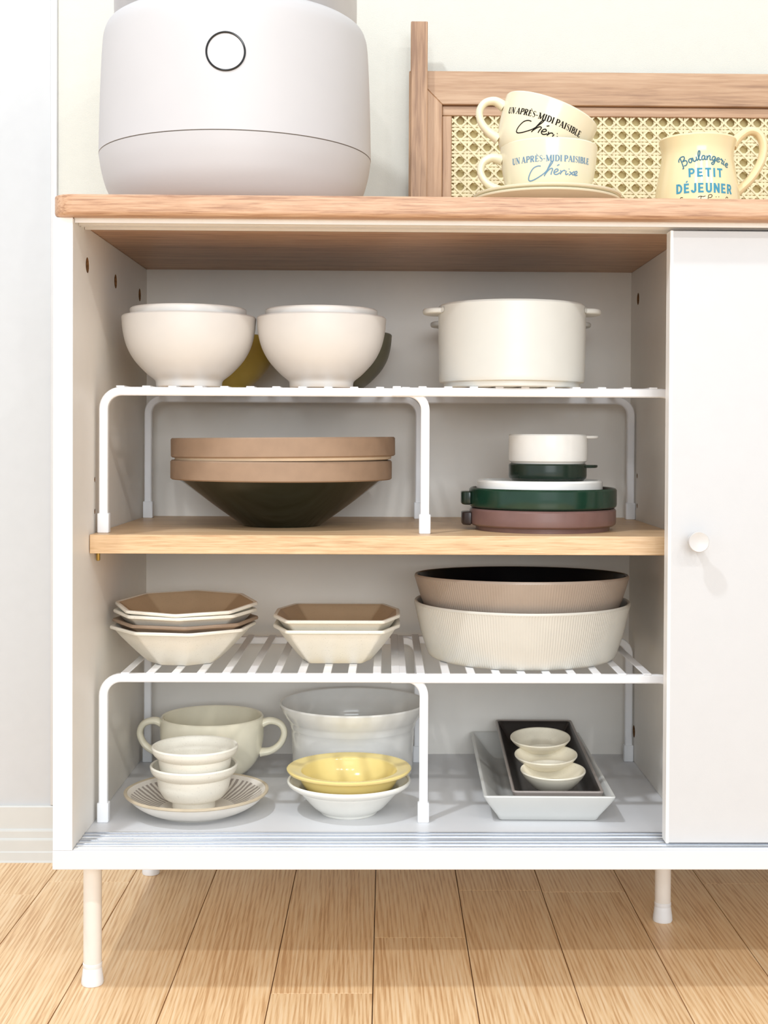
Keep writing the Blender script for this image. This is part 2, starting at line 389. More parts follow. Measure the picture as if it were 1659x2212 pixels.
# ------------------------------------------------------------------ sideboard
XR, TOT = 58.63, 119.0
sb = tag(empty('sideboard', 0, 0, 0), 'white sideboard with oak top, open compartment, sliding door and short legs', 'sideboard')
out = []
for cxc, cyc, a0 in ((2.0, 0.8, PI), (TOT-2.0, 0.8, 1.5*PI)):
    out += [(cxc+2.0*math.cos(a0+PI/2*i/8), cyc+2.0*math.sin(a0+PI/2*i/8)) for i in range(9)]
out += [(TOT, 40.5), (0, 40.5)]
obj('top_panel', prism(out, 71.55, 73.43, 0.38, 0.12), 'oak', sb)
def panel_with_holes(name, x0, x1, face_x, holes, y0=0.0):
    bm = box(x0, x1, y0, 40, 14.65, 71.55, 0.06)
    me = mesh_from_bm(name, bm, False); me.materials.append(MT['inner'])
    o = link(name, me, sb)
    cut = bmesh.new()
    for (y, z, r) in holes:
        n = 24; A = []; B = []
        for k in range(n):
            a = 2*PI*k/n
            A.append((face_x-0.9, y+r*math.cos(a), z+r*math.sin(a))); B.append((face_x+0.9, y+r*math.cos(a), z+r*math.sin(a)))
        loft([A, B], cut)
    cme = mesh_from_bm('cutter', cut, False); co = link('cutter', cme)
    md = o.modifiers.new('b', 'BOOLEAN'); md.object = co; md.operation = 'DIFFERENCE'; md.solver = 'EXACT'
    bpy.context.view_layer.update()
    ev = o.evaluated_get(bpy.context.evaluated_depsgraph_get()); nm = bpy.data.meshes.new_from_object(ev)
    o.modifiers.clear(); old = o.data; o.data = nm; bpy.data.objects.remove(co); bpy.data.meshes.remove(old); bpy.data.meshes.remove(cme)
    sgn = -1 if face_x == x1 else 1            # direction from the face into the board
    for (y, z, r) in holes:
        bm = bmesh.new(); n = 24; d = 0.85*sgn
        def ring(xx, rr): return [(xx, y+rr*math.cos(2*PI*k/n), z+rr*math.sin(2*PI*k/n)) for k in range(n)]
        loft([ring(face_x+0.02*sgn, r*0.995), ring(face_x+d, r*0.985), ring(face_x+d, r*0.2)], bm, cap0=False)
        h = obj('dowel_hole', bm, 'chip', o); h['label'] = 'round hole with raw brown chipboard inside'
    return o
lp = panel_with_holes('side_panel', 0, 1.74, 1.74, [(5.81, 68.03, 0.74), (18.74, 68.04, 0.74), (32.1, 68.08, 0.74), (9.1, 44.7, 0.28), (9.1, 47.8, 0.28)])
obj('edge_band', box(0.0, 1.74, -0.04, 0.03, 14.66, 71.54, 0.02), 'edge', lp, smooth=False)
dv = panel_with_holes('divider_panel', XR, XR+1.76, XR, [(32.3, 68.02, 0.7), (32.1, 47.74, 0.3), (32.0, 44.3, 0.3), (32.9, 18.16, 0.72)], 5.1)
obj('side_panel', box(TOT-1.76, TOT, 0, 40, 14.65, 71.55, 0.06), 'inner', sb, smooth=False)
obj('bottom_panel', box(-0.05, TOT, -0.05, 40, 12.9, 14.65, 0.09, 2), 'bottom', sb, smooth=False)
obj('back_panel', box(1.74, TOT-1.76, 36.5, 37.2, 14.65, 71.55), 'inner', sb, smooth=False)
sh = obj('shelf_board', box(1.80, XR-0.05, 6.5, 36.45, 40.87, 42.67, 0.07, 2), 'shelf_oak', sb, smooth=False)
for px_, py_ in ((2.05, 9.1), (2.05, 32.0), (XR-0.3, 9.1), (XR-0.3, 32.0)):
    bm = lathe([(0, 39.95), (0.13, 39.95), (0.2, 40.05), (0.2, 40.87)], 14)
    bm2 = bmesh.new()
    o = obj('shelf_pin', bm, 'brass', sb, (px_, py_, 0)); o['label'] = 'small brass shelf pin'
def rail_bm(ys, zb, h, x0, x1, wd=0.24, base=(0.35, 4.95), bt=0.06, sign=1):
    prof = [(base[0], zb)]; 
    for y in ys:
        prof += [(y-wd/2-0.03, zb+sign*bt), (y-wd/2, zb+sign*h), (y+wd/2, zb+sign*h), (y+wd/2+0.03, zb+sign*bt)]
    prof += [(base[1], zb+sign*bt), (base[1], zb), ]
    prof.insert(1, (base[0], zb+sign*bt))
    return loft([[(x, y, z) for y, z in prof] for x in (x0, x1)])
tp_ = obj('lower_track', box(1.78, TOT-1.8, 0.3, 5.0, 14.64, 14.69), 'edge', sb, smooth=False); tp_['label'] = 'white track plate with aluminium ribs'
for ry, rh in ((0.72, 0.05), (1.5, 0.15), (2.45, 0.15), (3.2, 0.05), (3.9, 0.15), (4.78, 0.15)):
    obj('track_rib', box(1.79, TOT-1.81, ry, ry+0.2, 14.68, 14.69+rh, 0.015), 'alu', tp_, smooth=False)
o = obj('upper_track', rail_bm((0.7, 2.2, 2.95, 4.6), 71.55, 0.38, 1.78, TOT-1.8, wd=0.22, base=(0.3, 4.9), sign=-1), 'plast', sb, smooth=False); o['label'] = 'white grooved upper door track'
dr = obj('sliding_door', box(55.62, 117.0, 1.0, 2.55, 15.03, 70.9, 0.05), 'laminate', sb, smooth=False); dr['label'] = 'plain white sliding door'
obj('edge_band', box(55.57, 55.87, 0.96, 2.58, 15.0, 70.93, 0.05), 'edge', dr, smooth=False)
kn = obj('knob', lathe([(0, 0), (0.6, 0), (0.55, 0.15), (0.38, 0.35), (0.36, 1.0), (0.55, 1.35), (0.84, 1.6), (0.93, 1.72), (0.93, 1.95), (0.88, 2.02), (0.8, 2.0), (0.4, 1.9), (0, 1.87)], 40), 'knobw', dr, (57.95, 1.0, 42.75), (PI/2, 0, 0)); kn['label'] = 'small round white door knob with dished face'
leg_me = mesh_from_bm('leg', lathe([(0, 12.9), (0.86, 12.9), (0.86, 1.75), (0.0, 1.75)], 32)); leg_me.materials.append(MT['legw'])
cap_me = mesh_from_bm('foot_cap', lathe([(0, 2.1), (0.84, 2.1), (0.9, 2.05), (0.9, 1.72), (0.86, 1.66), (0.86, 1.6), (0.9, 1.52), (0.93, 1.2), (1.02, 0.6), (1.05, 0.2), (1.0, 0.03), (0.9, 0.0), (0, 0)], 32)); cap_me.materials.append(MT['cap'])
for lx, ly in ((2.2, 6.2), (2.1, 37.9), (59.9, 22.4), (117.0, 6.2), (117.0, 37.9)):
    L = link('leg', leg_me, sb, (lx, ly, 0)); link('foot_cap', cap_me, L)

# ------------------------------------------------------------------ expandable racks
def make_rack(base_z, H, slatL, slatR, label):
    """two nested bent-bar units; local z = 0 at the feet, H = top of the rails"""
    t = tag(empty('shelf_rack', 30, 20, base_z), label, 'rack', 'expandable white shelf racks')
    def lx(x): return x-30
    W = 0.85
    def arch(x0, x1, y, zt, both=True, wd=0.8):
        r = 1.7; p = []; zc = zt-wd/2
        p.append((x0, y, 0.35)); p.append((x0, y, zc-r))
        p += [(x0+r-r*math.cos(a), y, zc-r+r*math.sin(a)) for a in (PI/2*i/8 for i in range(1, 9))]
        if both:
            p += [(x1-r+r*math.sin(a), y, zc-r+r*math.cos(a)) for a in (PI/2*i/8 for i in range(0, 9))]
            p.append((x1, y, 0.35))
        else: p.append((x1, y, zc))
        return p
    for y, s in ((9.0, -1), (32.8, 1)):
        o = obj('frame', bar(arch(lx(2.62), lx(33.62), y-20, H-0.06), 0.82, 0.75, ch=0.1), 'rack', t)
        p = arch(lx(58.05), lx(30.5), y-20+s*0.42, H, False)
        # right-hand unit: mirrored bend at its leg, open end over the left-hand unit
        r = 1.7; zc = H-0.41
        p = [(lx(58.05), y-20+s*0.42, 0.35), (lx(58.05), y-20+s*0.42, zc-r)]
        p += [(lx(58.05)-r+r*math.cos(a), y-20+s*0.42, zc-r+r*math.sin(a)) for a in (PI/2*i/8 for i in range(1, 9))]
        p.append((lx(30.45), y-20+s*0.42, zc))
        obj('frame', bar(p, 0.84, 0.75, ch=0.1), 'rack', t)
        for fx, yo in ((2.62, 0), (33.62, 0), (58.05, s*0.42)):
            f = obj('foot_cap', prism(round_poly([(-0.56, -0.5), (0.56, -0.5), (0.56, 0.5), (-0.56, 0.5)], 0.18), 0, 1.9, 0.1, 0.08), 'cap', t, (lx(fx), y-20+yo, 0))
    sm = mesh_from_bm('slat', box(-0.4, 0.4, -12.25, 12.25, 0, 0.15, 0.05), False); sm.materials.append(MT['rack'])
    sm2 = mesh_from_bm('slat', box(-0.4, 0.4, -12.7, 12.7, 0, 0.15, 0.05), False); sm2.materials.append(MT['rack'])
    for x in slatL: link('slat', sm, t, (lx(x), 0.9, H-0.07))
    for x in slatR: link('slat', sm2, t, (lx(x), 0.9, H-0.01))
    return t
R1, R2 = 56.80, 29.12
make_rack(42.67, R1-42.67, [4.23+2.5*k for k in range(12)], [30.85+2.475*k for k in range(11)], 'white expandable slatted rack on the oak middle shelf')
make_rack(14.65, R2-14.65, [4.72+2.435*k for k in range(12)], [30.85+2.44*k for k in range(11)], 'white expandable slatted rack on the cabinet floor under the octagonal bowls')
T1, T2, ZS, ZF = R1+0.14, R2+0.14, 42.67, 14.66   # standing heights: rack tops, shelf, cabinet floor

# ------------------------------------------------------------------ upper rack: white bowls, casseroles
BW = [(3.3, 0.45), (3.45, 0.75), (4.25, 1.4), (5.4, 2.65), (6.15, 4.0), (6.55, 5.5), (6.7, 7.0)]
def white_bowl(x, y, z, k, hz, label, mat='bowlw', group='white porcelain bowls'):
    foot = [(0, 0.25), (2.7*k, 0.25), (2.85*k, 0), (3.2*k, 0), (3.28*k, 0.1)]
    wall = sp([(r*k, zz*hz/7.0) for r, zz in BW], 4)
    o = obj('rice_bowl', lathe(shell(foot, wall, 0.3, 0.75), 80), mat, None, (x, y, z))
    return tag(o, label, 'bowl', group)
white_bowl(9.98, 14.5, T1, 1.0, 6.95, 'cream white bowl at the left end of the upper rack, outer of its nested pair')
white_bowl(9.90, 14.5, T1+0.78, 0.868, 6.95, 'smaller white bowl nested inside the left cream bowl on upper rack', 'bowlin')
white_bowl(23.28, 14.5, T1, 0.972, 6.95, 'cream white bowl beside the ivory casserole on upper rack, outer of its pair')
white_bowl(23.28, 14.5, T1+0.78, 0.845, 6.9, 'smaller white bowl nested inside the right cream bowl on upper rack', 'bowlin')
white_bowl(11.7, 28.6, T1, 0.86, 6.0, 'olive yellow bowl behind the two cream bowls on the upper rack', 'ybowl', 'bowls at the back of the upper rack')
white_bowl(24.2, 28.6, T1, 0.93, 6.4, 'grey bowl mostly hidden behind the right cream bowl on upper rack', 'greybowl', 'bowls at the back of the upper rack')

def casserole(x, y, z, label, mat='cass'):
    t = tag(empty('casserole_dish', x, y, z), label, 'casserole', 'ivory two-handled casseroles')
    foot = [(0, 0.2), (6.3, 0.2), (6.45, 0), (6.7, 0), (6.8, 0.12), (6.82, 0.5), (7.22, 0.62)]
    wall = sp([(7.3, 0.85), (7.34, 2.5), (7.38, 5.5), (7.4, 8.12)], 4)
    obj('pot_body', lathe(shell(foot, wall, 0.42, 0.7), 96), mat, t)
    for s in (-1, 1):
        # flat ear handle level with the rim
        o2 = []
        for i in range(13):
            a = -PI/2+PI*i/12; o2.append((7.25+1.72*math.cos(a)**0.8 if math.cos(a) > 1e-6 else 7.25, 2.3*math.sin(a)))
        ol = [(6.95, -2.7)] + o2 + [(6.95, 2.7)]
        bm = prism(ol, 7.42, 7.95, 0.2, 0.18)
        obj('ear_handle', bm, mat, t, (0, 0, 0), (0, 0, 0 if s > 0 else PI))
        # fillet under the ear
    return t
casserole(42.43, 14.0, T1, 'ivory two-handled casserole at the front right of the upper rack')
casserole(43.7, 28.9, T1, 'second ivory casserole hidden behind the front one, only handle tips showing')

# ------------------------------------------------------------------ middle shelf: pasta bowls, plate stack
def pasta_bowl(x, y, z, rot, label, body, zb, zt, rb):
    t = tag(empty('pasta_bowl', x, y, z, rot), label, 'bowl', 'wide terracotta rimmed bowls')
    foot = [(0, 0.15), (3.7, 0.15), (3.8, 0), (4.05, 0), (4.12, 0.1)]
    wall = [(4.2, 0.15)] + sp([(4.3, 0.22), (6.2, 1.55), (8.6, 3.3)]+([(10.75, 4.86), (11.2, 5.0)] if zb == 0 else [(10.9, 4.45), (11.32, 4.62), (11.35, 5.0)]), 4)
    inn = offset_in(wall, 0.45)
    prof = foot+wall+[(11.1, 5.3)]+[p for p in inn[::-1] if p[1] < 5.25]+[(2, 0.65), (0, 0.62)]
    obj('bowl_body', lathe(prof, 96), body, t)
    R = rb
    band = [(R-0.55, 4.95), (R-0.15, 4.9), (R, 5.02), (R, 6.75), (R-0.12, 6.9), (R-0.42, 6.9), (R-0.55, 6.75), (R-0.55, 4.95)]
    b = obj('rim_band', lathe(band, 96), 'terra', t); b['label'] = 'upright matt terracotta rim band'
    return t
pasta_bowl(18.85, 20.7, ZS, (0, 0, 0), 'dark green pasta bowl with terracotta rim, bottom of its pair on the shelf', 'dgreen', 0, 0, 11.6)
pasta_bowl(19.1, 20.7, ZS+2.38, (0, math.radians(-0.6), 0), 'pale clay pasta bowl with terracotta rim, stacked on the dark green one', 'terra2', 1, 0, 11.75)

PX, PY = 45.9, 16.2
def flat_dish(name, x, y, z, r, h, mat, label, foot_r=None, handles=(), t=0.4, cat='plate', inmat=None, hz=None, hmat=None):
    e = tag(empty(name, x, y, z), label, cat, 'stacked dishes on the right of the middle shelf')
    fr = foot_r or r*0.92; fh = 0.42 if foot_r else 0.08
    foot = [(0, 0.12), (fr-0.35, 0.12), (fr-0.3, 0), (fr, 0), (fr+0.03, fh)]
    wall = [(r-0.25, fh+0.05), (r-0.05, fh+0.22), (r, fh+0.45), (r, h*0.6), (r, h-0.1)]
    prof = shell(foot, wall, t, fh+0.35)
    nfo = len(foot)+len(wall)+2
    obj('dish_body', lathe(prof, 96, mats=(lambda i: 1 if i >= nfo else 0) if inmat else None), [mat, inmat] if inmat else mat, e)
    for kind, ang in handles:
        if kind == 'tab':      # thick lug against the side wall
            ol = round_poly([(r-0.15, -1.5), (r+0.55, -1.3), (r+0.85, -0.9), (r+0.85, 0.9), (r+0.55, 1.3), (r-0.15, 1.5)], 0.3, 3)
            bm = prism(ol, h-1.65, h-0.3, 0.25, 0.15)
        else:                  # thin flat lip handle level with the rim
            ol = [(r-0.3, -1.5)] + [(r-0.15+1.25*math.cos(-PI/2+PI*i/10)+0.05, 1.35*math.sin(-PI/2+PI*i/10)) for i in range(11)] + [(r-0.3, 1.5)]
            bm = prism(ol, h-0.38, h-0.08, 0.15, 0.08)
        obj('handle', bm, hmat or mat, e, (0, 0, 0), (0, 0, ang))
    return e
flat_dish('gratin_dish', PX, PY, ZS, 7.46, 2.12, 'mauve', 'mauve brown round dish with side lug, lowest of the dish stack', 6.8, [('tab', PI)], inmat='dbrown', hmat='dbrown')
flat_dish('gratin_dish', PX, PY, ZS+2.14, 7.53, 2.05, 'green', 'glossy bottle green round dish with side lug, second in the dish stack', None, [('tab', PI)], inmat='dbrown', hmat='green2')
flat_dish('plate', PX-0.35, PY, ZS+3.0, 6.45, 1.98, 'white', 'flat white plate lying in the bottle green dish', None)
flat_dish('small_pan', PX+0.5, PY, ZS+4.98, 3.98, 1.72, 'green2', 'small dark green pan with lip handle between white pan and plate', None, [('lip', 0.0)], t=0.3, cat='pan', inmat='dbrown')
flat_dish('small_pan', PX+0.52, PY, ZS+6.72, 4.04, 2.96, 'white', 'small white pan with lip handle on top of the dish stack', None, [('lip', 0.0)], t=0.3, cat='pan')

# ------------------------------------------------------------------ lower rack: octagonal and chamfered bowls, ribbed bowls
def poly_bowl(name, x, y, z, outline, label, mat, h=3.7, lipw=0.55, base_k=0.47, rot=(0, 0, 0), group=None, cr=0.35, t=0.32):
    """faceted bowl with flared lip; outline is the rim polygon"""
    lv = [(base_k*0.9, 0.12), (base_k*0.95, 0.0), (base_k, 0.0), (base_k+0.02, 0.08)]
    kb = base_k+0.02; kt = 0.93
    for i in range(1, 6): f = i/6; lv.append((kb+(kt-kb)*(f**0.92), 0.08+(h-0.6)*f))
    lv += [(0.925, h-0.5), (0.965, h-0.36), (0.995, h-0.3), (1.0, h-0.15), (0.99, h-0.02), (0.965, h), (0.94, h-0.06), (0.9, h-0.26)]
    for i in range(1, 6): f = i/6; lv.append((0.875+(base_k-0.06-0.875)*f, h-0.4+(0.45-h+0.4)*f))
    lv += [(base_k-0.08, 0.4), (base_k*0.4, 0.36)]
    rp = [round_poly(outline, cr, 4)]
    loops = [[(px_*k, py_*k, zz) for px_, py_ in rp[0]] for k, zz in lv]
    bm = loft(loops)
    if isinstance(mat, list):
        nl = len(rp[0])
        for i, f in enumerate(list(bm.faces)):
            if i//nl >= 15 or i == len(bm.faces)-1: f.material_index = 1
    o = obj(name, bm, mat, None, (x, y, z), rot, ang=28)
    return tag(o, label, 'bowl', group)
def octa(r, rot=0.0): return [(r*math.cos(rot+PI/4*i), r*math.sin(rot+PI/4*i)) for i in range(8)]
OX, OY = 9.5, 15.6
G = 'octagonal bowls on the lower rack'
poly_bowl('octagonal_bowl', OX-0.15, OY, T2, octa(7.45, math.radians(14)), 'cream octagonal bowl standing on the lower rack, bottom of its stack', 'speck', 3.75, group=G)
poly_bowl('octagonal_bowl', OX+0.05, OY, T2+0.78, octa(7.4, math.radians(8)), 'taupe brown octagonal bowl, second from the bottom of the octagonal stack', 'taupe', 3.6, group=G)
poly_bowl('octagonal_bowl', OX, OY, T2+1.85, octa(7.3, math.radians(4)), 'cream octagonal bowl resting on the taupe one, third from the bottom', 'speck', 3.4, group=G)
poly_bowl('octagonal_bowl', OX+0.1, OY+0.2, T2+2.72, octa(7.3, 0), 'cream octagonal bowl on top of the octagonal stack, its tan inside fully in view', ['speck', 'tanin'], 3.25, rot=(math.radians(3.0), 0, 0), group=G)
cham = [(-4.85, -6.9), (4.85, -6.9), (6.45, -2.4), (6.45, 2.4), (4.85, 6.9), (-4.85, 6.9), (-6.45, 2.4), (-6.45, -2.4)]
poly_bowl('square_bowl', 24.9, 17.4, T2, cham, 'cream chamfered square bowl on the lower rack, under its twin', 'speck', 3.75, base_k=0.53, group='chamfered square bowls')
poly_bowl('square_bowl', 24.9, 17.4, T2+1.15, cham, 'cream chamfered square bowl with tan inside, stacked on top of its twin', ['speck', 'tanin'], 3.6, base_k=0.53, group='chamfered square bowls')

def ribbed_bowl(x, y, z, r0, r1, h, outm, inm, label, rot=(0, 0, 0), amp=0.03):
    foot = [(0, 0.2), (r0-1.3, 0.2), (r0-1.2, 0), (r0-0.5, 0.0)]
    wall = sp([(r0-0.3, 0.06), (r0-0.02, 0.3), (r0+0.25, 1.0), (r0+(r1-r0)*0.55, h*0.5), (r1-0.12, h-0.5), (r1, h-0.12)], 4)
    prof = shell(foot, wall, 0.36, 0.55); nf, nw = len(foot), len(wall)
    def wob(i, th, r, zz):
        if nf+3 <= i < nf+nw-2: return r+amp*math.sin(th*250)
        return r
    bm = lathe(prof, 1000, wob=wob, mats=lambda i: 1 if i > nf+nw+1 else 0)
    o = obj('ribbed_bowl', bm, [outm, inm], None, (x, y, z), rot, ang=60)
    return tag(o, label, 'bowl', 'large ribbed bowls')
ribbed_bowl(44.1, 18.9, T2, 9.75, 11.25, 5.72, 'rib', 'rib', 'large pale grey ribbed bowl on the right of the lower rack')
ribbed_bowl(44.05, 18.9, T2+2.75, 9.2, 11.18, 5.7, 'ribt', 'black', 'large taupe ribbed bowl with black inside, nested in the pale grey one', rot=(math.radians(-1.6), 0, 0), amp=0.018)

# ------------------------------------------------------------------ cabinet floor, left: soup cup, cups on plate
def handle_path(pts, k=6): return sp(pts, k)
t = tag(empty('soup_cup', 10.8, 26.6, ZF), 'pale cream two-handled soup cup behind the stacked stoneware cups', 'cup')
foot = [(0, 0.2), (2.6, 0.2), (2.7, 0), (3.0, 0), (3.1, 0.15)]
wall = sp([(3.3, 0.2), (4.3, 0.9), (5.2, 2.2), (5.6, 3.9), (5.68, 5.3), (5.64, 6.5)], 4)
obj('cup_body', lathe(shell(foot, wall, 0.28, 0.6), 80), 'cream', t)
for s in (-1, 1):
    p = handle_path([(s*5.45, 0, 5.75), (s*6.4, 0, 6.05), (s*7.5, 0, 5.7), (s*7.95, 0, 4.7), (s*7.5, 0, 3.5), (s*6.5, 0, 2.75), (s*5.3, 0, 2.55)])
    n = len(p); rr = [0.36+0.16*abs(2*i/(n-1)-1)**3 for i in range(n)]
    obj('handle', tube(p, rr, 12, squash=1.5), 'cream', t)

PLX, PLY = 11.15, 12.5
t = tag(empty('side_plate', PLX, PLY, ZF), 'stoneware plate with radiating grey stripes under the two small cups', 'plate')
out_w = sp([(4.0, 0.1), (5.2, 0.55), (6.3, 1.25), (7.0, 2.05)], 5)
foot = [(0, 0.12), (3.5, 0.12), (3.6, 0), (3.9, 0)]
def pw(i, th, r, z): return r*(1+0.006*math.sin(3*th+1)+0.004*math.sin(7*th)) if r > 4 else r
obj('plate_underside', lathe(foot+out_w+[(6.85, 2.02)]+sp([(6.2, 1.48), (5.0, 0.8), (3.9, 0.38), (3.0, 0.3), (0, 0.3)], 4), 96, wob=pw), 'plateout', t)
inner = [(6.9, 2.13)] + sp([(6.75, 2.08), (6.2, 1.6), (5.0, 0.92), (3.9, 0.5), (3.0, 0.42), (0, 0.42)], 5)
obj('plate_face', lathe(inner, 96, wob=pw), 'stripe', t)
rim = [(7.05+0.14*math.cos(a), 2.07+0.12*math.sin(a)) for a in (2*PI*i/10 for i in range(11))]
rim = [(7.02, 1.9), (7.14, 2.0), (7.13, 2.13), (7.0, 2.2), (6.85, 2.17), (6.78, 2.07), (6.9, 1.95)]; rim.append(rim[0])
o = obj('plate_rim', lathe(rim, 96, wob=pw), 'platerim', t); o['label'] = 'tan glazed rim line'
def tea_cup(x, y, z, k, label):
    foot = [(0, 0.35), (1.75, 0.35), (1.85, 0), (2.05, 0), (2.12, 0.08), (2.12, 0.75)]
    wall = sp([(2.2, 0.8), (2.9, 1.1), (3.42, 1.9), (3.6, 2.7), (3.62, 3.15)], 4) + sp([(3.66, 3.2), (3.95, 3.4), (4.22, 3.75), (4.33, 4.2)], 4)
    o = obj('tea_cup', lathe(shell([(r*k, q) for r, q in foot], [(r*k, q) for r, q in wall], 0.26, 1.0), 72), 'speck', None, (x, y, z))
    return tag(o, label, 'cup', 'small stoneware cups')
tea_cup(10.85, PLY, ZF+0.44, 1.0, 'small speckled white cup standing on the striped plate, lower of the pair')
tea_cup(10.95, PLY, ZF+2.3, 0.99, 'small speckled white cup stacked inside another on the striped plate')

# ------------------------------------------------------------------ cabinet floor, middle: big pot, yellow and white bowls
foot = [(0, 0.2), (5.6, 0.2), (5.7, 0), (6.1, 0), (6.3, 0.15)]
wall = sp([(6.45, 0.3), (6.6, 1.2), (6.66, 3.0), (6.78, 5.4)], 4)+sp([(6.85, 5.5), (7.05, 6.15), (7.35, 6.6), (7.85, 7.4), (8.1, 8.05)], 4)
tag(obj('mixing_pot', lathe(shell(foot, wall, 0.3, 0.6), 96), 'white', None, (26.3, 26.6, ZF)), 'large white deep pot with flared rim behind the yellow bowl', 'pot')
foot = [(0, 0.3), (2.3, 0.3), (2.4, 0), (2.75, 0), (2.85, 0.1)]
wall = sp([(2.9, 0.25), (3.6, 0.75), (4.5, 1.75), (5.0, 2.3)], 4)+sp([(5.05, 2.4), (5.6, 2.62), (6.05, 2.95), (6.15, 3.2)], 4)
tag(obj('rimmed_bowl', lathe(shell(foot, wall, 0.28, 0.6), 88), 'whitebowl', None, (26.3, 12.3, ZF)), 'white rimmed bowl on the cabinet floor under the yellow bowl', 'bowl', 'rimmed bowls on the cabinet floor')
foot = [(0, 0.25), (2.3, 0.25), (2.4, 0), (2.7, 0), (2.8, 0.1)]
wall = sp([(2.85, 0.2), (3.6, 0.45), (4.2, 0.95), (4.75, 1.75), (4.95, 2.3)], 4)+sp([(5.0, 2.4), (5.55, 2.55), (6.0, 2.72), (6.18, 2.9)], 4)
prof = foot+wall+[(6.2, 3.02), (6.1, 3.1), (5.9, 3.1)]+sp([(5.8, 3.08), (5.3, 2.96), (4.95, 2.9), (4.8, 2.82), (4.7, 2.65), (4.3, 1.6), (3.6, 0.85), (2.6, 0.55), (0, 0.5)], 4)
tag(obj('rimmed_bowl', lathe(prof, 88), 'yellow', None, (26.3, 12.3, ZF+1.42)), 'glossy butter yellow rimmed bowl resting on the white rimmed bowl', 'bowl', 'rimmed bowls on the cabinet floor')

# ------------------------------------------------------------------ cabinet floor, right: trays and tiny bowls
def tray(name, x, y, z, rot, W, L, h, ins, t, mats, label, wave=0.0, cr=0.5):
    """long dish: rim W x L, sloping sides inset ins at the foot; local origin under the rim centre"""
    def rect(d, r): return round_poly([(-W/2+d, -L/2+d), (W/2-d, -L/2+d), (W/2-d, L/2-d), (-W/2+d, L/2-d)], max(r, 0.05), 5)
    def zz(px_, py_, q): return q+wave*(1-min(1, (px_/(W/2))**2))*(q/h)
    lv = [(ins+0.5, 0.1), (ins+0.35, 0.0), (ins, 0.0), (ins-0.18, 0.12)]
    for i in range(1, 5): f = i/5; lv.append((ins*(1-f)**1.08*0.95, 0.12+(h-0.3)*f))
    lv += [(0.05, h-0.22), (0.0, h-0.1), (0.06, h), (t*0.6, h+0.02), (t, h-0.08)]
    for i in range(1, 5): f = i/5; lv.append((t+(ins+0.25)*f, h-0.1-(h-0.5)*f))
    lv += [(ins+t+0.45, 0.36), (ins+t+1.0, 0.33)]
    loops = [[(a, b, zz(a, b, q)) for a, b in rect(d, cr*max(0.4, 1-d*0.2))] for d, q in lv]
    bm = loft(loops)
    nl = len(rect(0, cr)); k = 0
    bm.faces.ensure_lookup_table()
    if len(mats) > 1:
        for i, f in enumerate(bm.faces):
            if i//nl >= 12: f.material_index = 1
        bm.faces[-1].material_index = 1
    o = obj(name, bm, mats, None, (x, y, z), rot, ang=40)
    return tag(o, label, 'tray', 'long ceramic trays')
tray('serving_tray', 46.05, 21.75, ZF, (0, 0, math.radians(-1.0)), 12.75, 28.2, 2.78, 1.75, 0.38, ['grey'], 'long pale grey ceramic tray on the cabinet floor, larger of the two', wave=0.12)
tray('serving_tray', 46.95, 21.8, ZF+1.30, (math.radians(3.1), 0, math.radians(-1.0)), 8.95, 26.2, 2.45, 0.95, 0.3, ['dtrayrim', 'dtray'], 'long black brown ceramic tray lying inside the pale grey tray', wave=-0.05)
def tiny_bowl(x, y, z, k, rot, label, hz=1.0):
    foot = [(0, 0.12), (1.5, 0.12), (1.55, 0), (1.8, 0), (1.9, 0.06)]
    wall = sp([(1.98, 0.1), (2.5, 0.62), (3.0, 1.2), (3.3, 1.72)], 4)
    o = obj('tiny_bowl', lathe(shell([(r*k, q) for r, q in foot], [(r*k, q*hz) for r, q in wall], 0.2, 0.3), 56), 'tiny', None, (x, y, z), rot)
    return tag(o, label, 'bowl', 'tiny bowls in the dark tray')
tz = 16.62
tiny_bowl(46.9, 14.3, tz, 1.0, (math.radians(3), 0, 0), 'tiny cream bowl nearest the front end of the dark tray')
tiny_bowl(46.6, 17.6, tz+1.3, 0.985, (math.radians(5), math.radians(-1), 0), 'tiny cream bowl between the two others in the dark tray', 0.7)
tiny_bowl(46.4, 21.0, tz+2.3, 0.965, (math.radians(6), math.radians(-1), 0), 'tiny cream bowl rearmost and highest of the three in the dark tray', 0.7)

# ------------------------------------------------------------------ on the sideboard: rice cooker
ZT = 73.44
ck = tag(empty('rice_cooker', 14.27, 18.0, ZT), 'large matt white rice cooker on the oak top of the sideboard', 'rice cooker')
obj('base_shell', lathe([(0, 0.3), (8.6, 0.3)]+sp([(9.4, 0.5), (11.6, 1.5), (12.9, 3.2), (13.55, 5.2), (13.84, 6.96)], 5)+[(13.5, 6.98), (0, 6.98)], 128), 'cooker', ck)
obj('base_feet', lathe([(0, 0), (8.0, 0), (8.2, 0.35), (0, 0.35)], 64), 'seam', ck)
o = obj('seam_line', lathe([(13.0, 6.96), (13.77, 6.96), (13.77, 7.06), (13.0, 7.06)], 128), 'seam', ck); o['label'] = 'thin dark seam around the shell'
bp = [(13.0, 7.04), (13.5, 7.03)]+sp([(13.86, 7.06), (13.78, 11.0), (13.62, 15.6), (13.45, 18.4), (13.25, 19.4), (12.95, 20.0), (12.48, 20.35)], 5)+[(12.2, 20.4), (0, 20.4)]
obj('body_shell', lathe(bp, 128), 'cooker', ck)
obj('lid', lathe([(12.3, 20.2)]+sp([(12.34, 20.5), (12.3, 25), (11.7, 28.5), (9, 30.8), (4, 31.6), (0, 31.7)], 5), 128), 'lid', ck)
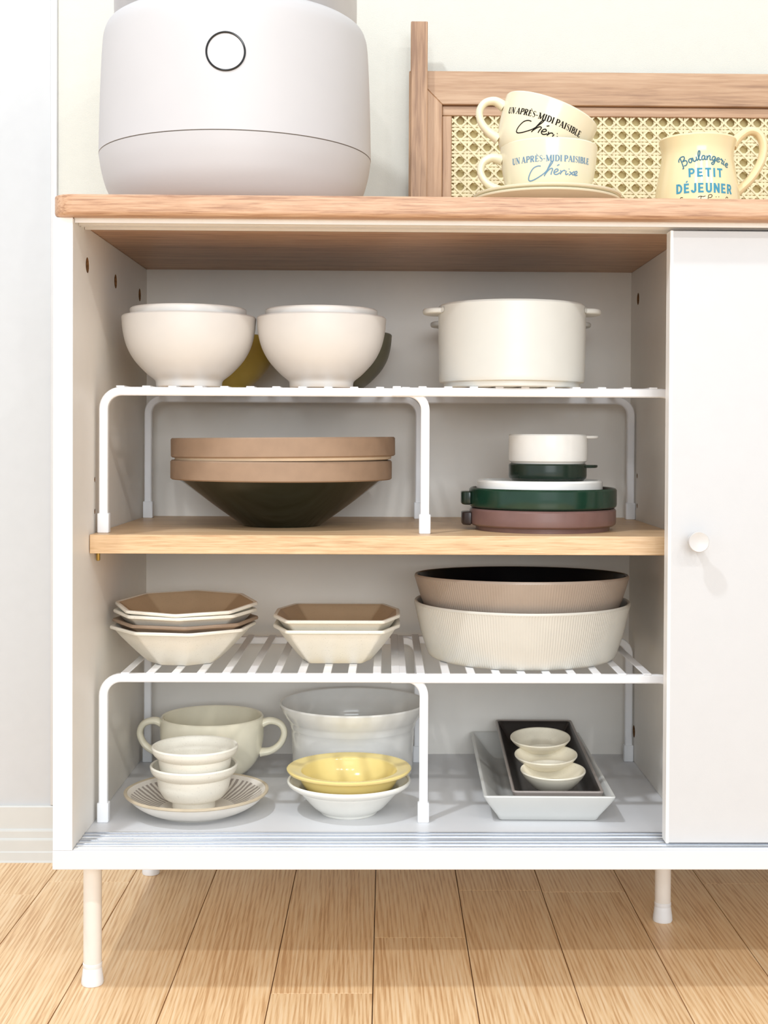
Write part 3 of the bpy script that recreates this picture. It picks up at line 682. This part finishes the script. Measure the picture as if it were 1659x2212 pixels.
def cyl_patch_disc(r, th0, z0, R, off, dome=0.0, n=48, rings=6):
    """disc of radius R lying on the wall of radius r(z)"""
    bm = bmesh.new(); rows = []
    for j in range(rings+1):
        q = R*j/rings; row = []
        for k in range(n if j else 1):
            a = 2*PI*k/n; u = q*math.cos(a); v = q*math.sin(a)
            rr = r(z0+v)+off+dome*(1-(q/R)**2); th = th0+u/r(z0)
            row.append(bm.verts.new((rr*math.sin(th), -rr*math.cos(th), z0+v)))
        rows.append(row)
    for A, B in zip(rows, rows[1:]):
        for k in range(n):
            if len(A) == 1: bm.faces.new((A[0], B[k], B[(k+1) % n]))
            else: bm.faces.new((A[k], B[k], B[(k+1) % n], A[(k+1) % n]))
    return bm
def body_r(z):
    pts = [(7.06, 13.86), (11, 13.78), (15.6, 13.62), (18.4, 13.45)]
    for (a, ra), (b, rb) in zip(pts, pts[1:]):
        if z <= b: return ra+(rb-ra)*(z-a)/(b-a)
    return pts[-1][1]
TB, ZB = math.radians(2.2), 14.28
bt = obj('round_button', cyl_patch_disc(body_r, TB, ZB, 1.78, 0.03), 'cooker', ck); bt['label'] = 'round white touch button'
ringp = []
for k in range(65):
    a = 2*PI*k/64; u, v = 1.78*math.cos(a), 1.78*math.sin(a); rr = body_r(ZB+v)+0.04; th = TB+u/body_r(ZB)
    ringp.append((rr*math.sin(th), -rr*math.cos(th), ZB+v))
o = obj('button_ring', tube(ringp, 0.095, 10, normal=(0, 1, 0), cap=False), 'chrome', bt); o['label'] = 'shiny dark ring around the button'

# ------------------------------------------------------------------ lettering tools (strokes laid on turned surfaces)
def stroke_quads(pts, w):
    """polyline -> left/right edge points with width(s)"""
    res = []; n = len(pts)
    for i, p in enumerate(pts):
        a = pts[max(i-1, 0)]; b = pts[min(i+1, n-1)]; dx, dy = b[0]-a[0], b[1]-a[1]; L = math.hypot(dx, dy) or 1
        ww = (w[i] if isinstance(w, (list, tuple)) else w)/2
        res.append(((p[0]-dy/L*ww, p[1]+dx/L*ww), (p[0]+dy/L*ww, p[1]-dx/L*ww)))
    return res
def dens(pts, step=0.12):
    out = [pts[0]]
    for a, b in zip(pts, pts[1:]):
        n = max(1, int(math.hypot(b[0]-a[0], b[1]-a[1])/step))
        for i in range(1, n+1): out.append((a[0]+(b[0]-a[0])*i/n, a[1]+(b[1]-a[1])*i/n))
    return out
def lay(strokes, rfun, th0, z0, off=0.025, bm=None):
    """strokes in cm (u, v) -> thin ribbons on a lathe wall facing -y"""
    bm = bm or bmesh.new()
    def pt(u, v):
        z = z0+v; r = rfun(z); th = th0+u/r; r += off
        return bm.verts.new((r*math.sin(th), -r*math.cos(th), z))
    for pts, wd in strokes:
        q = stroke_quads(pts, wd); prev = None
        for l_, r_ in q:
            cur = (pt(*l_), pt(*r_))
            if prev: bm.faces.new((prev[0], prev[1], cur[1], cur[0]))
            prev = cur
    return bm
def arc(cx_, cy_, rx, ry, a0, a1, n=10):
    return [(cx_+rx*math.cos(math.radians(a0+(a1-a0)*i/n)), cy_+ry*math.sin(math.radians(a0+(a1-a0)*i/n))) for i in range(n+1)]
TK, TN, SR = 0.215, 0.075, 0.07
def serif(x, y, h=0.16): return ([(x-h, y), (x+h, y)], SR)
def vthick(x, y0=0.0, y1=1.0): return ([(x, y0), (x, y1)], TK)
def bowlw(cx_, cy_, rx, ry):   # right-hand bowl, thin at the ends and thick in the middle
    p = arc(cx_, cy_, rx, ry, 90, -90, 12); return (p, [TN+(TK-TN)*math.sin(PI*i/12) for i in range(13)])
def acc(x, y, grave): return ([(x-0.1, y+0.16), (x+0.1, y)] if grave else [(x+0.1, y+0.16), (x-0.1, y)], 0.09)
E_ = [vthick(0.2), ([(0.06, 0.975), (0.6, 0.975)], SR), ([(0.06, 0.025), (0.62, 0.025)], SR), ([(0.2, 0.51), (0.48, 0.51)], TN), ([(0.59, 0.98), (0.59, 0.76)], TN), ([(0.61, 0.02), (0.61, 0.26)], TN), ([(0.48, 0.62), (0.48, 0.4)], TN)]
SERIF = {
 'U': (0.86, [vthick(0.2, 0.28), serif(0.2, 0.975), (arc(0.44, 0.28, 0.24, 0.26, 180, 360), [TK-(TK-TN)*i/10 for i in range(11)]), ([(0.68, 0.28), (0.68, 1)], TN), serif(0.68, 0.975, 0.12)]),
 'N': (0.9, [([(0.18, 0), (0.18, 1)], TN), ([(0.16, 1), (0.72, 0)], TK), ([(0.72, 0), (0.72, 1)], TN), serif(0.18, 0.025, 0.12), serif(0.72, 0.975, 0.12), serif(0.12, 0.975, 0.1)]),
 'A': (0.86, [([(0.12, 0), (0.4, 1)], TN), ([(0.4, 1), (0.7, 0)], TK), ([(0.2, 0.33), (0.58, 0.33)], TN), serif(0.12, 0.025, 0.12), serif(0.7, 0.025)]),
 'P': (0.74, [vthick(0.2), serif(0.2, 0.025), ([(0.06, 0.975), (0.36, 0.975)], SR), bowlw(0.34, 0.72, 0.3, 0.26), ([(0.2, 0.47), (0.36, 0.47)], SR)]),
 'R': (0.84, [vthick(0.2), serif(0.2, 0.025), ([(0.06, 0.975), (0.36, 0.975)], SR), bowlw(0.34, 0.74, 0.28, 0.24), ([(0.2, 0.51), (0.36, 0.51)], SR), ([(0.4, 0.5), (0.66, 0.03)], TK), ([(0.66, 0.03), (0.78, 0.03)], SR)]),
 'E': (0.72, E_), 'È': (0.72, E_+[acc(0.36, 1.1, True)]),
 'S': (0.64, [(sp([(0.54, 0.76), (0.5, 0.93), (0.32, 0.98), (0.14, 0.84), (0.2, 0.64), (0.42, 0.46), (0.54, 0.28), (0.4, 0.04), (0.22, 0.03), (0.1, 0.2)], 3), [0.06, 0.06, 0.05, 0.05, 0.05, 0.06, 0.06, 0.07, 0.08, 0.1, 0.12, 0.14, 0.17, 0.18, 0.18, 0.17, 0.16, 0.14, 0.12, 0.1, 0.08, 0.07, 0.06, 0.05, 0.05, 0.05, 0.06, 0.06])]),
 '-': (0.46, [([(0.06, 0.42), (0.38, 0.42)], 0.1)]),
 'M': (1.06, [([(0.18, 0), (0.18, 1)], TN), ([(0.16, 1), (0.5, 0.04)], TK), ([(0.5, 0.04), (0.84, 1)], TN), vthick(0.86), serif(0.18, 0.025, 0.12), serif(0.86, 0.025), serif(0.12, 0.975, 0.1), serif(0.9, 0.975, 0.12)]),
 'I': (0.42, [vthick(0.2), serif(0.2, 0.025), serif(0.2, 0.975)]),
 'D': (0.86, [vthick(0.2), ([(0.06, 0.975), (0.36, 0.975)], SR), ([(0.06, 0.025), (0.36, 0.025)], SR), bowlw(0.34, 0.5, 0.38, 0.48)]),
 'L': (0.7, [vthick(0.2), serif(0.2, 0.975), ([(0.06, 0.025), (0.6, 0.025)], SR), ([(0.6, 0.02), (0.6, 0.3)], TN)]),
 'B': (0.8, [vthick(0.2), ([(0.06, 0.975), (0.36, 0.975)], SR), ([(0.06, 0.025), (0.36, 0.025)], SR), ([(0.2, 0.52), (0.36, 0.52)], SR), bowlw(0.34, 0.75, 0.26, 0.23), bowlw(0.36, 0.27, 0.32, 0.25)]),
 ' ': (0.26, [])}
B = 0.21
def sE(): return [([(0.14, 0), (0.14, 1)], B), ([(0.14, 0.9), (0.62, 0.9)], B*0.9), ([(0.14, 0.5), (0.58, 0.5)], B*0.85), ([(0.14, 0.1), (0.64, 0.1)], B*0.9)]
SANS = {
 'P': (0.78, [([(0.14, 0), (0.14, 1)], B), ([(0.14, 0.9), (0.4, 0.9)]+arc(0.4, 0.66, 0.2, 0.24, 90, -90)+[(0.14, 0.42)], B*0.9)]),
 'E': (0.76, sE()), 'É': (0.76, sE()+[([(0.3, 1.1), (0.46, 1.26)], 0.13)]),
 'T': (0.74, [([(0.36, 0), (0.36, 1)], B), ([(0.02, 0.9), (0.7, 0.9)], B*0.9)]),
 'I': (0.36, [([(0.17, 0), (0.17, 1)], B)]),
 'D': (0.84, [([(0.14, 0), (0.14, 1)], B), ([(0.14, 0.9), (0.34, 0.9)]+arc(0.34, 0.5, 0.32, 0.4, 90, -90)+[(0.14, 0.1)], B*0.95)]),
 'J': (0.68, [([(0.48, 1), (0.48, 0.3)]+arc(0.28, 0.3, 0.2, 0.21, 0, -180, 8), B)]),
 'U': (0.84, [([(0.14, 1), (0.14, 0.35)]+arc(0.39, 0.35, 0.25, 0.26, 180, 360, 10)+[(0.64, 1)], B)]),
 'N': (0.86, [([(0.14, 0), (0.14, 1)], B), ([(0.14, 0.95), (0.66, 0.05)], B), ([(0.66, 0), (0.66, 1)], B)]),
 'R': (0.84, [([(0.14, 0), (0.14, 1)], B), ([(0.14, 0.9), (0.42, 0.9)]+arc(0.42, 0.68, 0.2, 0.22, 90, -90)+[(0.14, 0.46)], B*0.9), ([(0.4, 0.46), (0.68, 0)], B)])}
def set_text(font, s, height, width, track=0.0):
    """strokes (cm), centred on u = 0 with baseline v = 0, squeezed to the given width"""
    x = 0; raw = []
    for ch in s:
        adv, st = font[ch]
        for pts, wd in st: raw.append(([(x+p[0], p[1]) for p in pts], wd))
        x += adv+track
    k = width/x; res = []
    for pts, wd in raw:
        const = not isinstance(wd, (list, tuple))
        P = [((p[0])*k-width/2, p[1]*height) for p in pts]
        kk = (k+height)/2
        if const: res.append((dens(P), wd*kk*1.05))
        else: res.append((P, [q*kk*1.05 for q in wd]))
    return res
# handwritten word on the two cups, drawn as pen strokes (pixels of a tracing, y down)
CH = [[(772, 783), (740, 782), (700, 800), (668, 846), (656, 890), (672, 908), (712, 900), (762, 876), (812, 842), (850, 796), (880, 752), (876, 742), (862, 756), (838, 806), (806, 874)],
      [(812, 860), (842, 824), (868, 806), (882, 812), (872, 840), (868, 862)],
      [(896, 842), (920, 834), (934, 820), (922, 810), (904, 820), (894, 842), (904, 858), (926, 858), (950, 842)], [(922, 782), (944, 770)],
      [(956, 820), (960, 838), (954, 858)], [(956, 850), (974, 828), (994, 820), (1002, 828)],
      [(1014, 824), (1006, 846), (1012, 858), (1034, 846)], [(1036, 808), (1042, 804)],
      [(1044, 828), (1062, 838), (1082, 858)], [(1096, 822), (1068, 842), (1040, 862)],
      [(1082, 856), (1108, 846), (1128, 832), (1124, 820), (1106, 826), (1096, 846), (1108, 858), (1134, 852)]]
def script_strokes(polys, x0, y0, k, w):
    return [(sp([((x-x0)*k, (y0-y)*k) for x, y in p], 5), w) for p in polys]

# ------------------------------------------------------------------ on the sideboard: saucers and cappuccino cups
CUX, CUY = 45.42, 9.0
def saucer(z, x, label):
    foot = [(0, 0.15), (2.6, 0.15), (2.7, 0), (3.1, 0), (3.2, 0.1)]
    wall = sp([(3.4, 0.14), (4.8, 0.45), (6.2, 0.95), (7.05, 1.32)], 4)
    return tag(obj('saucer', lathe(shell(foot, wall, 0.26, 0.38), 96), 'cup', None, (x, CUY, z)), label, 'saucer', 'cream saucers')
saucer(ZT, CUX-0.25, 'cream saucer lying on the oak top, lower of the two')
saucer(ZT+0.42, CUX-0.1, 'cream saucer directly under the blue lettered cup')
CW = [(2.75, 0.3), (3.5, 0.75), (4.05, 1.7), (4.38, 3.0), (4.58, 4.4), (4.68, 5.65)]
CWS = sp(CW, 6)
def cup_r(z):
    for a, b in zip(CWS, CWS[1:]):
        if a[1] <= z <= b[1]: return a[0]+(b[0]-a[0])*(z-a[1])/(b[1]-a[1]+1e-9)
    return CWS[-1][0] if z > CWS[-1][1] else CWS[0][0]
def cappuccino(x, y, z, rot, ink, face, hpts, label):
    t = tag(empty('coffee_cup', x, y, z, rot), label, 'cup', 'cream cups with French lettering')
    foot = [(0, 0.25), (2.2, 0.25), (2.3, 0), (2.6, 0), (2.68, 0.1)]
    obj('cup_body', lathe(shell(foot, CWS, 0.27, 0.55), 96), 'cup', t)
    p = sp(hpts, 6); n = len(p)
    obj('handle', tube(p, [0.36+0.2*abs(2*i/(n-1)-1)**3 for i in range(n)], 14, squash=1.35), 'cup', t)
    o = obj('serif_lettering', lay(set_text(SERIF, 'UN APRÈS-MIDI PAISIBLE', 0.56, 8.3), cup_r, face, 3.55), ink, t)
    o['label'] = 'printed words UN APRÈS-MIDI PAISIBLE'
    o = obj('script_lettering', lay(script_strokes(CH, 885, 850, 0.0101, 0.1), cup_r, face+math.radians(1.5), 2.45), ink, t)
    o['label'] = 'handwritten style word in thin pen strokes'
    return t
hl = [(-4.5, 0, 4.55), (-5.5, 0, 4.75), (-6.35, 0, 4.25), (-6.55, 0, 3.3), (-6.0, 0, 2.35), (-5.0, 0, 1.75), (-3.9, 0, 1.45)]
cappuccino(CUX, CUY, ZT+0.86, (0, 0, 0), 'blueink', math.radians(-3.0), hl, 'cream cup with grey blue lettering standing on the two saucers')
cappuccino(43.7, CUY, 78.12, (0, math.radians(20.5), 0), 'ink', math.radians(-8.0), hl, 'cream cup with black lettering tilted inside the blue lettered cup')

# ------------------------------------------------------------------ on the sideboard: milk jug
JX, JY = 61.5, 16.0
jg = tag(empty('milk_jug', JX, JY, ZT), 'cream jug with teal PETIT DÉJEUNER lettering and tall looped handle', 'jug')
JW = sp([(3.6, 0.2), (4.15, 0.8), (4.3, 2.0), (4.2, 3.6), (3.9, 5.4), (3.65, 6.8), (3.62, 7.6), (3.75, 8.3), (3.9, 8.85)], 5)
obj('jug_body', lathe(shell([(0, 0.2), (3.0, 0.2), (3.1, 0), (3.45, 0)], JW, 0.3, 0.6), 96), 'jug', jg)
def jug_r(z):
    for a, b in zip(JW, JW[1:]):
        if a[1] <= z <= b[1]: return a[0]+(b[0]-a[0])*(z-a[1])/(b[1]-a[1]+1e-9)
    return 4.0
p = sp([(3.5, 0, 8.45), (4.2, 0, 9.35), (5.2, 0, 10.0), (6.2, 0, 9.75), (6.75, 0, 8.6), (6.55, 0, 7.0), (5.6, 0, 5.3), (4.4, 0, 4.1), (3.9, 0, 3.7)], 6); n = len(p)
obj('handle', tube(p, [0.42+0.14*abs(2*i/(n-1)-1)**3 for i in range(n)], 14, squash=1.6), 'jug', jg)
fz = math.radians(0.5)
o = obj('sans_lettering', lay(set_text(SANS, 'PETIT', 0.92, 3.65, 0.14), jug_r, fz, 4.55), 'tealink', jg); o['label'] = 'printed word PETIT in bold capitals'
o = obj('sans_lettering', lay(set_text(SANS, 'DÉJEUNER', 0.98, 6.1, 0.1), jug_r, fz-0.02, 2.95), 'tealink', jg); o['label'] = 'printed word DÉJEUNER in bold capitals'
# script word on an arch: each letter as pen strokes in a unit box (x-height 0.5)
oo = sp([(0.3, 0.48), (0.12, 0.4), (0.06, 0.2), (0.16, 0.03), (0.32, 0.1), (0.38, 0.3), (0.3, 0.48)], 4)
SCR = {
 'B': (0.85, [sp([(0.3, 1.0), (0.24, 0.5), (0.1, -0.12), (-0.05, -0.1)], 4), sp([(0.02, 0.72), (0.12, 0.95), (0.4, 1.08), (0.66, 0.98), (0.62, 0.72), (0.36, 0.55), (0.66, 0.5), (0.72, 0.22), (0.5, 0.0), (0.26, 0.06)], 4)]),
 'o': (0.46, [oo, sp([(0.3, 0.48), (0.42, 0.42), (0.5, 0.46)], 3)]),
 'u': (0.52, [sp([(0.06, 0.48), (0.06, 0.12), (0.18, 0.02), (0.38, 0.2), (0.42, 0.48)], 4), sp([(0.42, 0.48), (0.4, 0.1), (0.52, 0.06)], 4)]),
 'l': (0.34, [sp([(0.0, 0.1), (0.24, 0.6), (0.3, 0.98), (0.2, 1.02), (0.1, 0.6), (0.14, 0.08), (0.34, 0.08)], 4)]),
 'a': (0.52, [sp([(0.38, 0.44), (0.18, 0.48), (0.06, 0.22), (0.14, 0.03), (0.32, 0.16), (0.4, 0.46)], 4), sp([(0.4, 0.46), (0.38, 0.08), (0.52, 0.06)], 4)]),
 'n': (0.54, [sp([(0.06, 0.48), (0.08, 0.0)], 3), sp([(0.08, 0.2), (0.26, 0.48), (0.38, 0.42), (0.38, 0.06), (0.54, 0.06)], 4)]),
 'g': (0.5, [sp([(0.38, 0.44), (0.18, 0.48), (0.06, 0.22), (0.14, 0.03), (0.32, 0.16), (0.4, 0.46)], 4), sp([(0.4, 0.46), (0.36, -0.2), (0.2, -0.42), (0.04, -0.3), (0.3, -0.06), (0.5, 0.1)], 4)]),
 'e': (0.44, [sp([(0.06, 0.2), (0.3, 0.28), (0.34, 0.44), (0.2, 0.48), (0.06, 0.28), (0.14, 0.04), (0.32, 0.04), (0.46, 0.16)], 4)]),
 'r': (0.42, [sp([(0.04, 0.36), (0.14, 0.54), (0.18, 0.42), (0.34, 0.44), (0.28, 0.2), (0.3, 0.04), (0.44, 0.08)], 4)]),
 'i': (0.3, [sp([(0.1, 0.48), (0.1, 0.08), (0.28, 0.08)], 4), [(0.14, 0.68), (0.18, 0.74)]])}
def arch_word(word, h, R, w):
    tot = sum(SCR[c][0] for c in word)*h; x = -tot/2; res = []
    for c in word:
        adv, st = SCR[c]; a = x/R
        for s in st:
            q = []
            for px_, py_ in s:
                aa = (x+px_*h)/R; rad = R+py_*h; q.append((rad*math.sin(aa), rad*math.cos(aa)-R))
            res.append((q, w))
        x += adv*h
    return res
o = obj('script_lettering', lay(arch_word('Boulangerie', 0.94, 4.5, 0.12), jug_r, fz-0.01, 6.27), 'slateink', jg); o['label'] = 'arched script word Boulangerie'

marks = [sp([(-2.75, -0.1), (-2.6, 0.06), (-2.42, 0.02)], 4), sp([(-0.95, -0.02), (-0.7, 0.1), (-0.45, 0.04), (-0.2, 0.12)], 4), sp([(-0.62, 0.08), (-0.7, -0.3)], 4),
         sp([(0.02, -0.4), (0.1, 0.16), (0.3, 0.26), (0.46, 0.16), (0.36, -0.02), (0.12, -0.06)], 4), [(0.82, 0.02), (0.9, 0.05)], [(1.12, 0.04), (1.2, 0.06)], sp([(1.98, -0.04), (2.12, 0.12), (2.28, 0.0)], 4)]
o = obj('script_lettering', lay([(m, 0.06) for m in marks], jug_r, fz, 2.5), 'ink', jg); o['label'] = 'tops of a thin script line near the jug base'

# ------------------------------------------------------------------ on the sideboard: rattan panel against the wall
FX0, FX1, FT = 32.4, 96.0, 95.85
pn = tag(empty('rattan_panel', 34, 40.4, ZT), 'wooden framed cane webbing panel standing against the wall behind the cups', 'rattan panel')
def L3(x, y, z): return (x-34, y-40.4, z-ZT)
def member(quad, y0, y1):
    bm = loft([[L3(x, y, z) for x, z in quad] for y in (y0, y1)])
    bmesh.ops.bevel(bm, geom=list(bm.edges), offset=0.08, segments=1, affect='EDGES'); return bm
fw = 3.98
FY0, FY1 = 39.6, 41.2
obj('top_rail', member([(FX0, FT), (FX1, FT), (FX1-fw, FT-fw), (FX0+fw, FT-fw)], FY0, FY1), 'frame_h', pn, smooth=False)
obj('stile', member([(FX0, FT-0.01), (FX0+fw, FT-fw-0.01), (FX0+fw, ZT+0.02), (FX0, ZT+0.02)], FY0, FY1), 'frame_v', pn, smooth=False)
obj('stile', member([(FX1, FT-0.01), (FX1-fw, FT-fw-0.01), (FX1-fw, ZT+0.02), (FX1, ZT+0.02)], FY0, FY1), 'frame_v', pn, smooth=False)
iw = 1.14
obj('inner_bead', member([(FX0+fw+0.03, FT-fw-0.03), (FX1-fw-0.03, FT-fw-0.03), (FX1-fw-0.03, FT-fw-iw-0.06), (FX0+fw+0.03, FT-fw-iw-0.06)], FY0+0.5, FY1-0.1), 'frame_h', pn, smooth=False)
for xa in (FX0+fw+0.03, FX1-fw-iw-0.03):
    obj('inner_bead', member([(xa, FT-fw-iw-0.1), (xa+iw, FT-fw-iw-0.1), (xa+iw, ZT+0.05), (xa, ZT+0.05)], FY0+0.5, FY1-0.1), 'frame_v', pn, smooth=False)
for xa in (32.56, FX1-2.2):
    obj('post', box(xa-34, xa+1.99-34, 38.0-40.4, 39.58-40.4, 0, 101.25-ZT, 0.1, 2), 'frame_v', pn, smooth=False)
MT['backing'] = plain('straw_backing', (222, 204, 148), 0.8, vary=0.05)
obj('backing_board', box(FX0+fw-34, FX1-fw-34, 41.16-40.4, 41.4-40.4, 0.05, FT-fw-ZT), 'backing', pn, smooth=False)
# cane webbing: paired uprights and cross strands with diagonals through them
cx0, cx1, cz0, cz1 = FX0+fw+iw+0.02, FX1-fw-iw-0.02, ZT+0.1, FT-fw-iw-0.04
P1, P2 = 1.63, 1.575; OXc, OZc = 38.60, 89.93-P2/2-0.62
cm = bmesh.new()
def ribbon(pts, wv, th=0.05):
    """flat strand along pts (x, y, z); wv = half-width vector in the panel plane"""
    prev = None
    for (x, y, z) in pts:
        a = cm.verts.new(L3(x-wv[0], y-th, z-wv[1])); b = cm.verts.new(L3(x+wv[0], y-th, z+wv[1]))
        c = cm.verts.new(L3(x+wv[0], y+th, z+wv[1])); d = cm.verts.new(L3(x-wv[0], y+th, z-wv[1]))
        if prev:
            p0 = prev
            for i in range(4): cm.faces.new((p0[i], p0[(i+1) % 4], (a, b, c, d)[(i+1) % 4], (a, b, c, d)[i]))
        prev = (a, b, c, d)
CYc = 40.45
nx = int((cx1-cx0)/P1)+3; nz = int((cz1-cz0)/P2)+3
i0 = math.floor((cx0-OXc)/P1); j0 = math.floor((cz0-OZc)/P2)
for i in range(i0, i0+nx):
    for s in (-1, 1):
        x = OXc+P1*i+P1/2+s*0.2
        if cx0+0.1 < x < cx1-0.1:
            m = int((cz1-cz0)/(P2/2)); ribbon([(x, CYc+0.035*(1 if (q+i+s) % 2 else -1), cz0+(cz1-cz0)*q/m) for q in range(m+1)], (0.135, 0))
for j in range(j0, j0+nz):
    for s in (-1, 1):
        z = OZc+P2*j+P2/2+s*0.195
        if cz0+0.1 < z < cz1-0.05:
            m = int((cx1-cx0)/(P1/2)); ribbon([(cx0+(cx1-cx0)*q/m, CYc-0.05+0.035*(1 if (q+j+s) % 2 else -1), z) for q in range(m+1)], (0, 0.135))
sl = P2/P1; Ld = math.hypot(P1, P2); wd = 0.105
for sgn in (1, -1):
    c0 = -60
    for c in range(-40, 80):
        # line through the mid-points of the cell sides
        xs = OXc+P1*c; zs_ = OZc+P2/2
        # z = zs_ + sgn*sl*(x-xs); clip to the panel
        lo, hi = cx0, cx1
        za, zb = (cz0-zs_)/(sgn*sl)+xs, (cz1-zs_)/(sgn*sl)+xs
        lo = max(lo, min(za, zb)); hi = min(hi, max(za, zb))
        if hi-lo > 0.3:
            m = max(1, int((hi-lo)/(P1/2)))
            yb = CYc-0.13 if sgn > 0 else CYc-0.17
            ribbon([(lo+(hi-lo)*q/m, yb+0.02*(1 if q % 2 else -1), zs_+sgn*sl*(lo+(hi-lo)*q/m-xs)) for q in range(m+1)], (-sgn*wd*P2/Ld, wd*P1/Ld), 0.035)
o = obj('cane_webbing', cm, 'cane', pn, ang=30); o['kind'] = 'stuff'; o['label'] = 'pale woven cane webbing with octagonal holes'
